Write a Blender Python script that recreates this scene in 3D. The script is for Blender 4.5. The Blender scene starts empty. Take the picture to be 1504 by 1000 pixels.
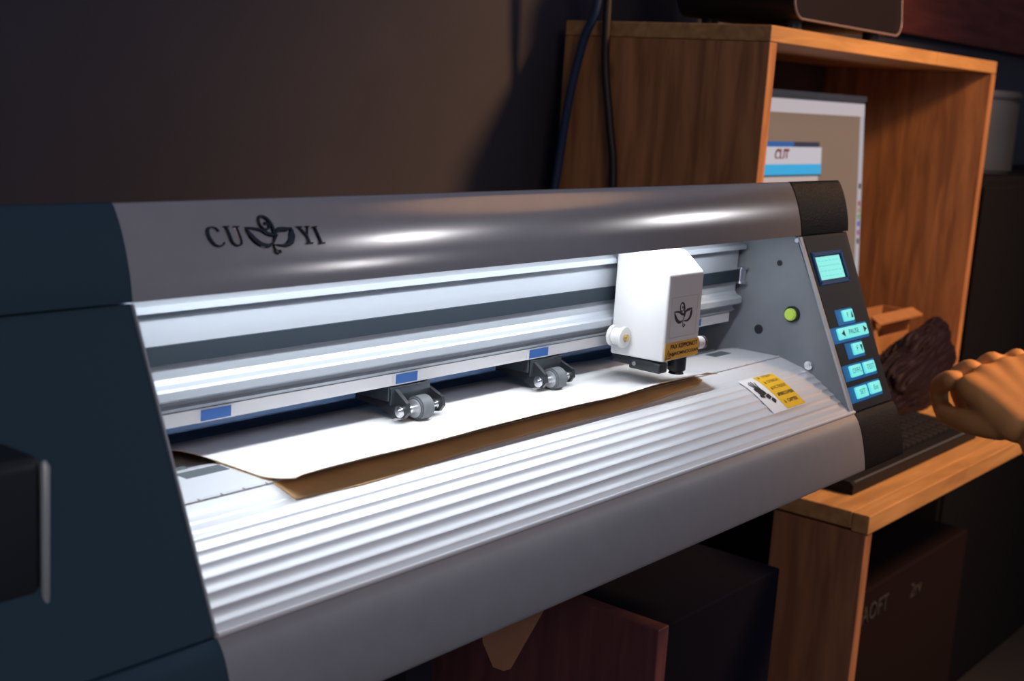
import bpy, bmesh, math, random
from mathutils import Vector, Matrix, noise
random.seed(4)
SC = bpy.context.scene
COL = SC.collection
L = 0.74                      # length of the open bay of the cutter

# ------------------------------------------------------------------ materials
MATS = {}
def mat(name, col, rough=0.5, metal=0.0, bump=0.0, bscale=200.0, emit=None, estr=0.0,
        noise_amt=0.0, nscale=8.0, aniso=0.0, coat=0.0, spec=0.5, stretch=(1, 1, 1)):
    if name in MATS: return MATS[name]
    m = bpy.data.materials.new(name); m.use_nodes = True
    nt = m.node_tree; b = nt.nodes['Principled BSDF']
    b.inputs['Base Color'].default_value = (*col, 1)
    b.inputs['Roughness'].default_value = rough
    b.inputs['Metallic'].default_value = metal
    b.inputs['Specular IOR Level'].default_value = spec
    if aniso: b.inputs['Anisotropic'].default_value = aniso
    if coat: b.inputs['Coat Weight'].default_value = coat
    if emit:
        b.inputs['Emission Color'].default_value = (*emit, 1); b.inputs['Emission Strength'].default_value = estr
    if bump or noise_amt:
        tc = nt.nodes.new('ShaderNodeTexCoord'); mp = nt.nodes.new('ShaderNodeMapping')
        mp.inputs['Scale'].default_value = stretch
        nt.links.new(tc.outputs['Object'], mp.inputs['Vector'])
        if noise_amt:
            n = nt.nodes.new('ShaderNodeTexNoise'); n.inputs['Scale'].default_value = nscale; n.inputs['Detail'].default_value = 6
            nt.links.new(mp.outputs[0], n.inputs['Vector'])
            r = nt.nodes.new('ShaderNodeMapRange'); r.inputs['From Min'].default_value = .3; r.inputs['From Max'].default_value = .7
            r.inputs['To Min'].default_value = 1 - noise_amt; r.inputs['To Max'].default_value = 1 + noise_amt
            nt.links.new(n.outputs['Fac'], r.inputs['Value'])
            h = nt.nodes.new('ShaderNodeHueSaturation'); h.inputs['Color'].default_value = (*col, 1)
            nt.links.new(r.outputs[0], h.inputs['Value']); nt.links.new(h.outputs[0], b.inputs['Base Color'])
        if bump:
            n2 = nt.nodes.new('ShaderNodeTexNoise'); n2.inputs['Scale'].default_value = bscale; n2.inputs['Detail'].default_value = 4
            nt.links.new(mp.outputs[0], n2.inputs['Vector'])
            bp = nt.nodes.new('ShaderNodeBump'); bp.inputs['Strength'].default_value = bump; bp.inputs['Distance'].default_value = .001
            nt.links.new(n2.outputs['Fac'], bp.inputs['Height']); nt.links.new(bp.outputs[0], b.inputs['Normal'])
    MATS[name] = m
    return m

def wood(name, c1, c2, stretch, scale=6.0, knots=True):
    if name in MATS: return MATS[name]
    m = bpy.data.materials.new(name); m.use_nodes = True
    nt = m.node_tree; b = nt.nodes['Principled BSDF']; N = nt.nodes.new
    tc = N('ShaderNodeTexCoord'); mp = N('ShaderNodeMapping'); mp.inputs['Scale'].default_value = stretch
    nt.links.new(tc.outputs['Object'], mp.inputs['Vector'])
    n = N('ShaderNodeTexNoise'); n.inputs['Scale'].default_value = scale; n.inputs['Detail'].default_value = 8; n.inputs['Distortion'].default_value = .6
    nt.links.new(mp.outputs[0], n.inputs['Vector'])
    cr = N('ShaderNodeValToRGB'); cr.color_ramp.elements[0].position = .33; cr.color_ramp.elements[1].position = .66
    cr.color_ramp.elements[0].color = (*c2, 1); cr.color_ramp.elements[1].color = (*c1, 1)
    nt.links.new(n.outputs['Fac'], cr.inputs[0])
    last = cr.outputs[0]
    if knots:
        v = N('ShaderNodeTexVoronoi'); v.inputs['Scale'].default_value = 5.0
        mp2 = N('ShaderNodeMapping'); mp2.inputs['Scale'].default_value = tuple(.9 if s < 2 else 1.3 for s in stretch)
        nt.links.new(tc.outputs['Object'], mp2.inputs['Vector']); nt.links.new(mp2.outputs[0], v.inputs['Vector'])
        kr = N('ShaderNodeMapRange'); kr.inputs['From Min'].default_value = .03; kr.inputs['From Max'].default_value = .11
        kr.inputs['To Min'].default_value = .35; kr.inputs['To Max'].default_value = 1
        nt.links.new(v.outputs['Distance'], kr.inputs['Value'])
        h = N('ShaderNodeHueSaturation'); nt.links.new(kr.outputs[0], h.inputs['Value']); nt.links.new(last, h.inputs['Color'])
        last = h.outputs[0]
    nt.links.new(last, b.inputs['Base Color'])
    b.inputs['Roughness'].default_value = .55
    bp = N('ShaderNodeBump'); bp.inputs['Strength'].default_value = .25; bp.inputs['Distance'].default_value = .002
    nt.links.new(n.outputs['Fac'], bp.inputs['Height']); nt.links.new(bp.outputs[0], b.inputs['Normal'])
    MATS[name] = m
    return m

SILVER = mat('satin_silver_paint', (.50, .47, .47), .16, .55, bump=.008, bscale=500, noise_amt=.03, nscale=60)
DARKCAP = mat('navy_plastic', (.022, .060, .095), .5, spec=.3, bump=.12, bscale=900)
BLACKCAP = mat('textured_black_plastic', (.008, .009, .011), .36, bump=.5, bscale=700, spec=.22)
PANEL = mat('charcoal_panel', (.022, .028, .040), .45, bump=.06, bscale=900, spec=.25)
PLATE = mat('grey_sheet_metal', (.20, .22, .25), .5, .35, bump=.05, bscale=700, noise_amt=.08, nscale=30)
ALU = mat('anodised_aluminium', (.33, .36, .40), .45, .2, bump=.04, bscale=60, stretch=(.2, 8, 8))
PLATEN = mat('brushed_platen', (.70, .72, .76), .42, .25, bump=.05, bscale=60, stretch=(.1, 8, 8))
BELT = mat('rubber_belt', (.012, .020, .028), .6, bump=.15, bscale=800, spec=.25)
BEAM = mat('blue_black_beam', (.14, .25, .46), .5)
WHITEP = mat('white_abs', (.60, .60, .61), .4)
PAPER = mat('white_vinyl', (.80, .80, .81), .55)
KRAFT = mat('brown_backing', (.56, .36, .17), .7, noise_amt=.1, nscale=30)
BLACK = mat('black_plastic', (.016, .018, .022), .35)
BRACK = mat('blackened_steel', (.045, .055, .065), .28, .5)
RUBBER = mat('grey_rubber', (.10, .11, .12), .6)
STEEL = mat('polished_steel', (.75, .76, .78), .18, 1.0)
CHROME = mat('black_chrome', (.10, .10, .11), .12, 1.0)
BLUE = mat('blue_sticker', (.035, .16, .52), .5)
LABELW = mat('white_sticker', (.80, .81, .83), .5)
YELLOW = mat('yellow_sticker', (.85, .52, .015), .5)
OCHRE = mat('orange_sticker', (.75, .40, .05), .5)
INK = mat('black_ink', (.012, .012, .014), .5)
INKBR = mat('brown_ink', (.05, .02, .01), .5)
INKV = mat('violet_ink', (.035, .02, .045), .5)
LIME = mat('lime_button', (.42, .62, .10), .35, emit=(.45, .7, .08), estr=.12)
CYAN = mat('lit_keycap', (.2, .6, .65), .4, emit=(.12, .72, .70), estr=.85)
LCD = mat('lit_lcd', (.2, .6, .6), .4, emit=(.17, .72, .70), estr=.85)
GLOW = mat('blue_light_guide', (.0, .08, .25), .4, emit=(.0, .20, .62), estr=.28)
KEYINK = mat('teal_print', (.02, .15, .16), .5, emit=(.02, .25, .25), estr=.45)
STRIPM = mat('cutting_strip', (.55, .57, .6), .6)

# ------------------------------------------------------------------ helpers
def mesh_obj(name, bm, m, parent=None, smooth=None):
    me = bpy.data.meshes.new(name); bmesh.ops.recalc_face_normals(bm, faces=bm.faces)
    bm.to_mesh(me); bm.free()
    if m: me.materials.append(m)
    o = bpy.data.objects.new(name, me); COL.objects.link(o)
    if smooth is not None:
        for p in me.polygons: p.use_smooth = True
        me.set_sharp_from_angle(angle=math.radians(smooth))
    if parent: o.parent = parent
    return o
def empty(name, loc=(0, 0, 0)):
    o = bpy.data.objects.new(name, None); COL.objects.link(o); o.location = loc; o.empty_display_size = .05
    return o
def tag(o, label=None, cat=None, group=None, kind=None):
    if label: o['label'] = label
    if cat: o['category'] = cat
    if group: o['group'] = group
    if kind: o['kind'] = kind
    return o
def box(bm, x0, x1, y0, y1, z0, z1, bev=0.0, M=None):
    r = bmesh.ops.create_cube(bm, size=1)
    vs = r['verts']
    for v in vs:
        v.co = Vector(((x0 + x1) / 2 + v.co.x * (x1 - x0), (y0 + y1) / 2 + v.co.y * (y1 - y0), (z0 + z1) / 2 + v.co.z * (z1 - z0)))
    if bev:
        es = list({e for v in vs for e in v.link_edges})
        rr = bmesh.ops.bevel(bm, geom=es, offset=bev, segments=3, profile=.5, affect='EDGES')
        vs = list({v for f in rr['faces'] for v in f.verts} | {v for v in vs if v.is_valid})
    if M:
        for v in vs: v.co = M @ v.co
    return vs
def cyl(bm, p, axis, r, h, seg=32, r2=None, bev=0):
    """cylinder centred on p along axis"""
    a = Vector(axis).normalized(); q = Vector((0, 0, 1)).rotation_difference(a)
    M = Matrix.Translation(Vector(p)) @ q.to_matrix().to_4x4()
    rr = bmesh.ops.create_cone(bm, cap_ends=True, segments=seg, radius1=r, radius2=r if r2 is None else r2, depth=h, matrix=M)
    if bev:
        es = [e for e in {e for v in rr['verts'] for e in v.link_edges} if len(e.link_faces) == 2 and any(len(f.verts) > 4 for f in e.link_faces)]
        bmesh.ops.bevel(bm, geom=es, offset=bev, segments=2, affect='EDGES')
def prism(bm, prof, x0, x1, x1f=None, x0f=None):
    """extrude a closed (y, z) outline along X; the ends may vary with z"""
    a = [bm.verts.new((x0f(z) if x0f else x0, y, z)) for y, z in prof]
    b = [bm.verts.new((x1f(z) if x1f else x1, y, z)) for y, z in prof]
    n = len(prof)
    for i in range(n):
        j = (i + 1) % n
        bm.faces.new((a[i], a[j], b[j], b[i]))
    bm.faces.new(a); bm.faces.new(b[::-1])
def poly_plate(bm, pts, thick):
    """thick plate from a planar loop of 3D points, thick is a Vector"""
    a = [bm.verts.new(p) for p in pts]; b = [bm.verts.new(Vector(p) + Vector(thick)) for p in pts]
    n = len(pts)
    for i in range(n):
        j = (i + 1) % n; bm.faces.new((a[i], a[j], b[j], b[i]))
    bm.faces.new(a); bm.faces.new(b[::-1])
def tube(bm, pts, r, seg=10):
    rings = []
    P = [Vector(p) for p in pts]
    for i, p in enumerate(P):
        t = (P[min(i + 1, len(P) - 1)] - P[max(i - 1, 0)]).normalized()
        u = t.orthogonal().normalized() if i == 0 else (u - t * u.dot(t)).normalized()
        w = t.cross(u); rad = r[i] if isinstance(r, (list, tuple)) else r
        rings.append([bm.verts.new(p + (u * math.cos(2 * math.pi * k / seg) + w * math.sin(2 * math.pi * k / seg)) * rad) for k in range(seg)])
    for a, b in zip(rings, rings[1:]):
        for k in range(seg): bm.faces.new((a[k], a[(k + 1) % seg], b[(k + 1) % seg], b[k]))
    bm.faces.new(rings[0][::-1]); bm.faces.new(rings[-1])
def smooth_path(pts, n=8):
    P = [Vector(p) for p in pts]; out = []
    for i in range(len(P) - 1):
        a = P[max(i - 1, 0)]; b = P[i]; c = P[i + 1]; d = P[min(i + 2, len(P) - 1)]
        for k in range(n):
            t = k / n
            out.append(.5 * ((2 * b) + (-a + c) * t + (2 * a - 5 * b + 4 * c - d) * t * t + (-a + 3 * b - 3 * c + d) * t ** 3))
    out.append(P[-1])
    return out
def text_bm(bm, s, M, size=1.0, depth=0.0, bold=0.0, sx=1.0):
    cu = bpy.data.curves.new('t', 'FONT'); cu.body = s; cu.size = size; cu.align_x = 'CENTER'; cu.align_y = 'CENTER'
    cu.extrude = depth; cu.offset = bold
    o = bpy.data.objects.new('t', cu); COL.objects.link(o)
    dg = bpy.context.evaluated_depsgraph_get(); me = bpy.data.meshes.new_from_object(o.evaluated_get(dg))
    me.transform(M @ Matrix.Diagonal((sx, 1, 1, 1)))
    bm.from_mesh(me)
    bpy.data.objects.remove(o); bpy.data.curves.remove(cu); bpy.data.meshes.remove(me)
def ribbon(bm, pts, widths, mapf, h, curve=True):
    """raised stroke drawn in 2D (u, v) on a surface; mapf(u, v, height) gives the 3D point"""
    if curve: P = [Vector((p[0], p[1], 0)) for p in smooth_path([(a, b, 0) for a, b in pts], 5)]
    else: P = [Vector((a, b, 0)) for a, b in pts]
    n = len(P); lo = []; hi = []
    for i, p in enumerate(P):
        t = (P[min(i + 1, n - 1)] - P[max(i - 1, 0)]); t.normalize(); q = Vector((-t.y, t.x, 0))
        f = i / (n - 1) * (len(widths) - 1); k = min(int(f), len(widths) - 2) if len(widths) > 1 else 0
        w = widths[0] if len(widths) == 1 else widths[k] * (1 - (f - k)) + widths[k + 1] * (f - k)
        a = p - q * w / 2; b = p + q * w / 2
        lo.append((bm.verts.new(mapf(a.x, a.y, 0)), bm.verts.new(mapf(b.x, b.y, 0))))
        a2 = p - q * w * .3; b2 = p + q * w * .3
        hi.append((bm.verts.new(mapf(a2.x, a2.y, h)), bm.verts.new(mapf(b2.x, b2.y, h))))
    for i in range(n - 1):
        bm.faces.new((hi[i][0], hi[i + 1][0], hi[i + 1][1], hi[i][1]))
        bm.faces.new((lo[i][0], lo[i + 1][0], hi[i + 1][0], hi[i][0]))
        bm.faces.new((hi[i][1], hi[i + 1][1], lo[i + 1][1], lo[i][1]))
    for i in (0, n - 1): bm.faces.new((lo[i][0], hi[i][0], hi[i][1], lo[i][1]))

# ------------------------------------------------------------------ camera
cam = bpy.data.cameras.new('camera'); co = bpy.data.objects.new('camera', cam); COL.objects.link(co); SC.camera = co
cam.sensor_width = 36; cam.lens = 1927.70262735 / 1504 * 36; cam.sensor_fit = 'HORIZONTAL'
R = Matrix(((0.62745796, -0.77605425, 0.0635319), (0.10733781, 0.16702073, 0.98009319), (-0.77121663, -0.6081479, 0.18809845)))
co.matrix_world = Matrix.Translation((-.39324962, -.55587002, .11826256)) @ R.transposed().to_4x4()
cam.clip_start = .01
cam.dof.use_dof = True; cam.dof.focus_distance = .98; cam.dof.aperture_fstop = 11

# ------------------------------------------------------------------ the room
WALLM = mat('dark_grey_wall', (.046, .044, .064), .8, bump=.25, bscale=150, noise_amt=.10, nscale=5)
FLOORM = mat('dark_floor', (.03, .028, .03), .6, noise_amt=.2, nscale=6)
bm = bmesh.new(); box(bm, -3.0, 5.0, .62, .72, -1.12, 1.9); tag(mesh_obj('wall_back', bm, WALLM), kind='structure')
bm = bmesh.new(); box(bm, -3.0, 5.0, -3.0, .62, -1.16, -1.12); tag(mesh_obj('floor', bm, FLOORM), kind='structure')
bm = bmesh.new(); box(bm, 5.0, 5.1, -3.0, .72, -1.12, 1.9); tag(mesh_obj('wall_right', bm, WALLM), kind='structure')

# ------------------------------------------------------------------ the vinyl cutter
CUT = empty('vinyl_cutter', (0, 0, -.21))
tag(CUT, 'silver and black vinyl cutting plotter with open white-lit bay on a dark bench', 'cutting plotter')
CUT_INV = Matrix.Translation((0, 0, .21))
class PB:
    pass
def part(name, bm, m, parent=None, smooth=None, label=None):
    """a part of the cutter, modelled in world space"""
    o = mesh_obj(name, bm, m, None, smooth)
    o.data.transform(CUT_INV)
    o.parent = parent or CUT
    if label: o['label'] = label
    return o

cover = [(0, 0), (.0008, .006), (.0022, .013), (.0040, .0195), (.0064, .0267), (.0094, .0342), (.0128, .0410), (.0165, .0468), (.0190, .0486), (.0215, .0480)]
cover_s = [(p.x, p.y) for p in smooth_path([(a, b, 0) for a, b in cover], 4)]
inner = [(.0240, .0455), (.0190, .0435), (.0155, .0385), (.0120, .0318), (.0090, .0245), (.0065, .0180), (.0048, .012), (.0035, .006), (.0028, .0003)]
bm = bmesh.new()
prism(bm, cover_s + [(.18, .012), (.18, -.2), (.177, -.2), (.177, .009)] + inner, 0.0004, L - .0004)
top = part('top_cover', bm, SILVER, smooth=35, label='satin silver curved top cover')

def cover_y(z):
    for (a, b), (c, d) in zip(cover_s, cover_s[1:]):
        if b <= z <= d: return a + (c - a) * (z - b) / (d - b)
    return .01
def emblem_strokes():
    """strokes of the leaf emblem and the letters, traced on a 6.267x magnified view of the badge"""
    E = []
    E.append(([(555, 245), (620, 248), (690, 258), (735, 282), (780, 296), (800, 285)], [10, 20, 26, 34, 26, 10]))
    E.append(([(556, 246), (590, 305), (625, 350), (670, 382), (725, 390), (770, 372), (800, 335), (830, 290)], [6, 38, 44, 40, 30, 14, 8, 6]))
    E.append(([(972, 225), (915, 238), (860, 245), (825, 268), (800, 310), (785, 360)], [8, 34, 34, 22, 12, 10]))
    E.append(([(970, 226), (966, 285), (950, 335), (915, 368), (870, 384), (800, 380)], [8, 50, 44, 34, 24, 10]))
    E.append(([(735, 215), (742, 192), (768, 205), (765, 238), (728, 250), (696, 222), (690, 180), (705, 148), (740, 140), (775, 165), (798, 215), (802, 262), (785, 295)], [8, 12, 14, 14, 16, 16, 16, 18, 22, 26, 26, 22, 12]))
    E.append(([(783, 378), (778, 405), (792, 425)], [8, 10, 12]))
    E.append(([(792, 420), (780, 440), (800, 458), (828, 448), (826, 430), (806, 432)], [10, 12, 14, 14, 10, 8]))
    return E
def letter_strokes():
    T = []
    T.append(([(325, 290), (305, 264), (270, 258), (240, 275), (230, 315), (243, 365), (272, 405), (312, 413), (345, 395), (348, 378)], [14, 12, 14, 22, 26, 26, 22, 16, 12, 8]))   # C
    T.append(([(372, 247), (418, 244)], [10, 10])); T.append(([(394, 248), (408, 310), (420, 372), (448, 400), (482, 398), (500, 372), (494, 310), (482, 244)], [20, 22, 22, 18, 14, 12, 11, 10])); T.append(([(458, 243), (504, 240)], [10, 10]))  # U
    T.append(([(1020, 214), (1072, 210)], [12, 12])); T.append(([(1044, 214), (1100, 288)], [22, 22])); T.append(([(1126, 206), (1104, 288)], [10, 10])); T.append(([(1104, 206), (1142, 203)], [10, 10])); T.append(([(1100, 280), (1116, 350)], [20, 22])); T.append(([(1086, 358), (1146, 350)], [16, 16]))  # Y
    T.append(([(1192, 204), (1210, 270), (1230, 346)], [22, 22, 22])); T.append(([(1170, 208), (1216, 200)], [12, 12])); T.append(([(1206, 354), (1262, 344)], [16, 16]))  # I
    return T
def map_cover(U, V, h):
    px = 280 + U / 6.267; py = 300 + V / 6.267
    x = .0966 + (px - 404) * .00050; z = .0280 - ((py - 350) + (px - 404) * .105) * .00039
    return Vector((x, cover_y(z) - .0001 - h * .93, z + h * .35))
badge = bpy.data.objects.new('brand_badge', None); COL.objects.link(badge); badge.parent = CUT
bm = bmesh.new()
for p, w in emblem_strokes(): ribbon(bm, p, [q * 1.4 for q in w], map_cover, .0011)
EMB = part('leaf_emblem', bm, CHROME, badge)
def glyph(name, strokes):
    bm = bmesh.new()
    for p, w in strokes: ribbon(bm, p, [q * 1.2 for q in w], map_cover, .0011, curve=len(p) > 2)
    part(name, bm, CHROME, badge)
LS = letter_strokes()
glyph('letter', LS[:1]); glyph('letter', LS[1:4]); glyph('letter', LS[4:10]); glyph('letter', LS[10:])
badge['label'] = 'black chrome raised letters CU YI around a leaf emblem'

SL = Vector((0, -.072, -.158)).normalized()      # downward direction of the slanted front
SN = Vector((0, SL.z, -SL.y)).normalized()       # its outward normal
if SN.y > 0: SN = -SN
fascia = [(-.0720, -.1578), (-.0765, -.1632), (-.0803, -.1712), (-.0838, -.1822), (-.0868, -.1945), (-.0889, -.2065), (-.0885, -.2085)]
fascia_s = [(p.x, p.y) for p in smooth_path([(a, b, 0) for a, b in fascia], 4)]
bm = bmesh.new(); prism(bm, fascia_s + [(-.08, -.2095), (.176, -.2095), (.176, -.2060), (-.083, -.2060), (-.078, -.182), (-.0705, -.163)], .0004, L - .0004)
part('front_fascia', bm, mat('satin_fascia_paint', (.42, .41, .42), .45, .55, bump=.03, bscale=500, noise_amt=.03, nscale=60), smooth=35, label='satin silver front fascia')
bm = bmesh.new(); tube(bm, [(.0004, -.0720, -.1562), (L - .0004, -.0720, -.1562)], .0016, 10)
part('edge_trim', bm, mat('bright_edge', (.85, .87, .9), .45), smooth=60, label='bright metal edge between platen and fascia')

# end caps
def cap_x(z):   # outer face of the right cap leans in towards the foot
    return .845 - .018 * min(1, max(0, (.049 - z) / .208))
hood = [(p[0] - .0006, p[1] + .0003) for p in cover_s]
def caps(x0, x1, mh, mp, ml, x0f=None, x1f=None, lab=''):
    bm = bmesh.new()
    prism(bm, [(-.0006, .0006)] + hood + [(.18, .013), (.18, .0006)], x0, x1, x1f, x0f)
    a = part('end_hood', bm, mh, smooth=30, label=lab + ' curved end hood')
    bm = bmesh.new()
    o = SN * -.0012
    prism(bm, [(o.y, -.001), (-.072 * .995 + o.y, -.1570), (.178, -.1570), (.178, -.001)], x0, x1, x1f, x0f)
    b = part('end_cheek', bm, mp, smooth=30, label=lab + ' slanted end cheek')
    bm = bmesh.new()
    prism(bm, [(y - .0006, z) for y, z in fascia_s] + [(-.08, -.2098), (.178, -.2098), (.178, -.1583)], x0, x1, x1f, x0f)
    c = part('end_foot', bm, ml, smooth=30, label=lab + ' curved end foot')
    return a, b, c
caps(-.135, -.0002, DARKCAP, DARKCAP, DARKCAP, lab='dark navy')
rh, rc, rf = caps(L + .0002, .83, BLACKCAP, PANEL, BLACKCAP, x1f=cap_x, lab='black')
# side housing standing proud of the left end
bm = bmesh.new(); box(bm, -.17, -.081, -.052, .16, -.209, -.0535, .006)
SHO = part('side_housing', bm, BLACK, smooth=50, label='black side housing')
bm = bmesh.new(); tube(bm, [(-.0815, -.0515, -.0560), (-.0815, -.0525, -.0585), (-.0815, -.0525, -.120), (-.0812, -.0525, -.160)], [.0010, .0022, .0020, .0012], 14)  # highlight on the housing edge, modelled as a pale tapered tube
part('edge_highlight', bm, mat('edge_highlight_grey', (.42, .48, .50), .3, .3), SHO, smooth=60, label='pale highlight modelled along the vertical edge')

# inner end plate on the right
pl = [(.004, -.0015), (-.0705, -.157), (.17, -.157), (.17, -.0015)]
bm = bmesh.new(); prism(bm, pl, L - .0022, L - .0003)
EP = part('end_plate', bm, PLATE, label='grey sheet metal end plate')
bm = bmesh.new()   # folded front lip of the plate
prism(bm, [(-.0002, -.0012), (.0022, -.0012), (-.0690, -.157), (-.0716, -.157)], L - .0034, L + .0014)
part('plate_lip', bm, mat('light_metal_edge', (.50, .53, .57), .35, .4), EP)
for y, z, r in ((.0334, -.0948, .0046), (.0182, -.0282, .0028)):
    bm = bmesh.new(); cyl(bm, (L - .0024, y, z), (1, 0, 0), r, .0006, 28)
    part('access_hole', bm, INK, EP)
bm = bmesh.new(); cyl(bm, (L - .0035, -.0006, -.0746), (1, 0, 0), .0078, .0035, 32, bev=.0006); part('button_collar', bm, BLACK, EP, smooth=40)
bm = bmesh.new(); cyl(bm, (L - .0068, -.0006, -.0746), (1, 0, 0), .0058, .0045, 32, bev=.0012); part('lime_push_button', bm, LIME, EP, smooth=40, label='lime green push button')
bm = bmesh.new(); cyl(bm, (L - .0036, -.0230, -.1203), (1, 0, 0), .0042, .003, 20, bev=.0008); cyl(bm, (L - .0052, -.0230, -.1203), (1, 0, 0), .0022, .0012, 6)
part('screw', bm, STEEL, EP, smooth=40)
bm = bmesh.new(); cyl(bm, (L - .0036, .0020, -.0045), (1, 0, 0), .0022, .003, 16, bev=.0005); part('screw', bm, STEEL, EP, smooth=40)

bm = bmesh.new(); prism(bm, [(-.0002, -.0012), (.0022, -.0012), (-.0690, -.157), (-.0716, -.157)], .0002, .0014)
part('plate_lip', bm, mat('light_metal_edge', (.50, .53, .57), .35, .4), label='thin pale metal edge of the left cheek')
# control panel set into the right cheek
def slant(x, s, h=0.0):
    return Vector((x, 0, 0)) + SL * s + SN * (h - .0012)
def slant_M(x, s, h):
    M = Matrix.Identity(4); X = Vector((1, 0, 0)); Y = -SL; Z = X.cross(Y)
    for i in range(3): M[i][0] = X[i]; M[i][1] = Y[i]; M[i][2] = Z[i]
    M.translation = slant(x, s, h); return M
PAN = bpy.data.objects.new('control_panel', None); COL.objects.link(PAN); PAN.parent = CUT
def slab(bm, x, s, w, h, z0, z1, bev=0):
    box(bm, -w / 2, w / 2, -h / 2, h / 2, z0, z1, bev, slant_M(x, s, 0))
bm = bmesh.new(); slab(bm, .7870, .0875, .0860, .168, -.0002, .0006, .0002); part('membrane', bm, mat('panel_film', (.016, .021, .032), .4, bump=.05, bscale=900, spec=.25), PAN)
bm = bmesh.new()
slab(bm, .781, .0195, .064, .0035, .0004, .0022); slab(bm, .781, .0480, .064, .0035, .0004, .0022); slab(bm, .7508, .0337, .0035, .030, .0004, .0022); slab(bm, .8112, .0337, .0035, .030, .0004, .0022)
part('display_bezel', bm, mat('deep_blue_bezel', (.006, .02, .06), .3, emit=(0, .04, .16), estr=.35), PAN)
bm = bmesh.new(); slab(bm, .7800, .0337, .0530, .0225, .0005, .0010); part('lcd_screen', bm, LCD, PAN, label='lit pale cyan LCD screen')
bm = bmesh.new()
for i in range(4):
    for k in range(6):
        ww = .0042 + .0012 * ((i * 5 + k * 3) % 3)
        slab(bm, .7605 + k * .0078, .0265 + i * .0050, ww, .0010, .0010, .0011)
part('lcd_marks', bm, mat('lcd_ink', (.1, .45, .45), .5, emit=(.10, .58, .57), estr=.85), PAN)
keys = [(.785, .0825, .0215, 'F\u2191'), (.785, .0987, .064, ' PAUSE '), (.785, .1156, .0215, 'F\u2193'), (.7675, .1355, .0240, 'OFF/L'), (.7980, .1356, .0240, 'TEST'), (.7665, .1562, .0240, 'SET'), (.7967, .1559, .0240, 'Ent')]
for x, s, w, t in keys:
    bm = bmesh.new(); slab(bm, x - .004, s + .0006, w + .016, .0155, .0006, .0011, .0004)
    K = part('key', bm, GLOW, PAN, label='cyan lit key in a blue glowing well')
    bm = bmesh.new(); slab(bm, x, s, w, .0112, .0008, .0034, .0011); part('keycap', bm, CYAN, K, smooth=40)
    bm = bmesh.new()
    text_bm(bm, t.replace('\u2191', '').replace('\u2193', ''), slant_M(x - (.003 if t[0] == 'F' else 0), s, .0036), .0068, sx=1.15)
    def tri(cx, cy, d):
        M = slant_M(x, s, .00365); pts = {'u': [(-.0025, -.003), (.0025, -.003), (0, .004)], 'd': [(-.0025, .003), (0, -.004), (.0025, .003)], 'l': [(.003, -.0035), (.003, .0035), (-.004, 0)], 'r': [(-.003, .0035), (-.003, -.0035), (.004, 0)]}[d]
        bm.faces.new([bm.verts.new(M @ Vector((cx + a, cy + b, 0))) for a, b in pts])
    if '\u2191' in t: tri(.006, 0, 'u')
    if '\u2193' in t: tri(.006, 0, 'd')
    if 'PAUSE' in t: tri(-.023, 0, 'l'); tri(.025, 0, 'r')
    part('key_print', bm, KEYINK if '\u2191' not in t and '\u2193' not in t and 'PAUSE' not in t else mat('dark_teal_print', (.01, .05, .06), .5), K)

# platen with scalloped ribs
base = [(.0088, -.1174), (-.0053, -.1209), (-.0237, -.1262), (-.0463, -.1397), (-.0710, -.1576)]
base_s = [(p.x, p.y) for p in smooth_path([(a, b, 0) for a, b in base], 10)]
def bz(y):
    for (a, b), (c, d) in zip(base_s, base_s[1:]):
        if c <= y <= a: return b + (d - b) * (a - y) / (a - c + 1e-9)
    return base[-1][1]
ribs = [-.0020, -.0090, -.0160, -.0230, -.0300, -.0370, -.0445, -.0515, -.0587, -.0656]
prof = [(.1500, -.1330), (.1000, -.1275), (.0780, -.1235), (.0700, -.1205), (.0610, -.1182), (.0570, -.1176), (.0565, -.1180), (.0555, -.1180), (.0550, -.1172), (.0108, -.1172), (.0108, -.1196), (.0070, -.1196), (.0070, -.1179), (.0020, -.1189)]
for i, (a, b) in enumerate(zip(ribs, ribs[1:])):
    h = .0002 + .0014 * (i / 8) ** 1.1
    for k in range(9):
        t = k / 9; y = a + (b - a) * t
        prof.append((y, bz(y) - h * math.sin(math.pi * t ** .55)))
    prof.append((b + .0003, bz(b)))
prof += [(-.0656, bz(-.0656)), (-.0672, bz(-.0672) - .0006), (-.0712, -.1574), (-.0700, -.1600), (.1500, -.1600)]
bm = bmesh.new(); prism(bm, prof, .0003, L - .0024)
PLN = part('platen', bm, PLATEN, smooth=28, label='ribbed silver platen')
# cutting strip: short dashes of protective strip in the slot
bm = bmesh.new()
x = .002
while x < L - .01:
    w = .0145 + random.random() * .003
    box(bm, x, x + w, .0074, .0104, -.1190, -.1168); x += w + .0012
part('cutting_strip', bm, STRIPM, PLN)
bm = bmesh.new(); box(bm, .002, L - .004, .0071, .0107, -.1197, -.1190); part('strip_slot', bm, INK, PLN)
# grit rollers sitting in the rear slope
for x0, x1 in ((.678, .708), (.070, .1015)):
    bm = bmesh.new(); box(bm, x0, x1, .0440, .0552, -.1176, -.1169); part('roller_slot', bm, mat('slot_grey', (.10, .12, .13), .6), PLN)
for x0 in (.03, .2, .37, .54, .66):
    bm = bmesh.new(); cyl(bm, (x0 + .03, .069, -.1262), (1, 0, 0), .0075, .055, 28); part('grit_roller', bm, RUBBER, smooth=40)

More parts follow.
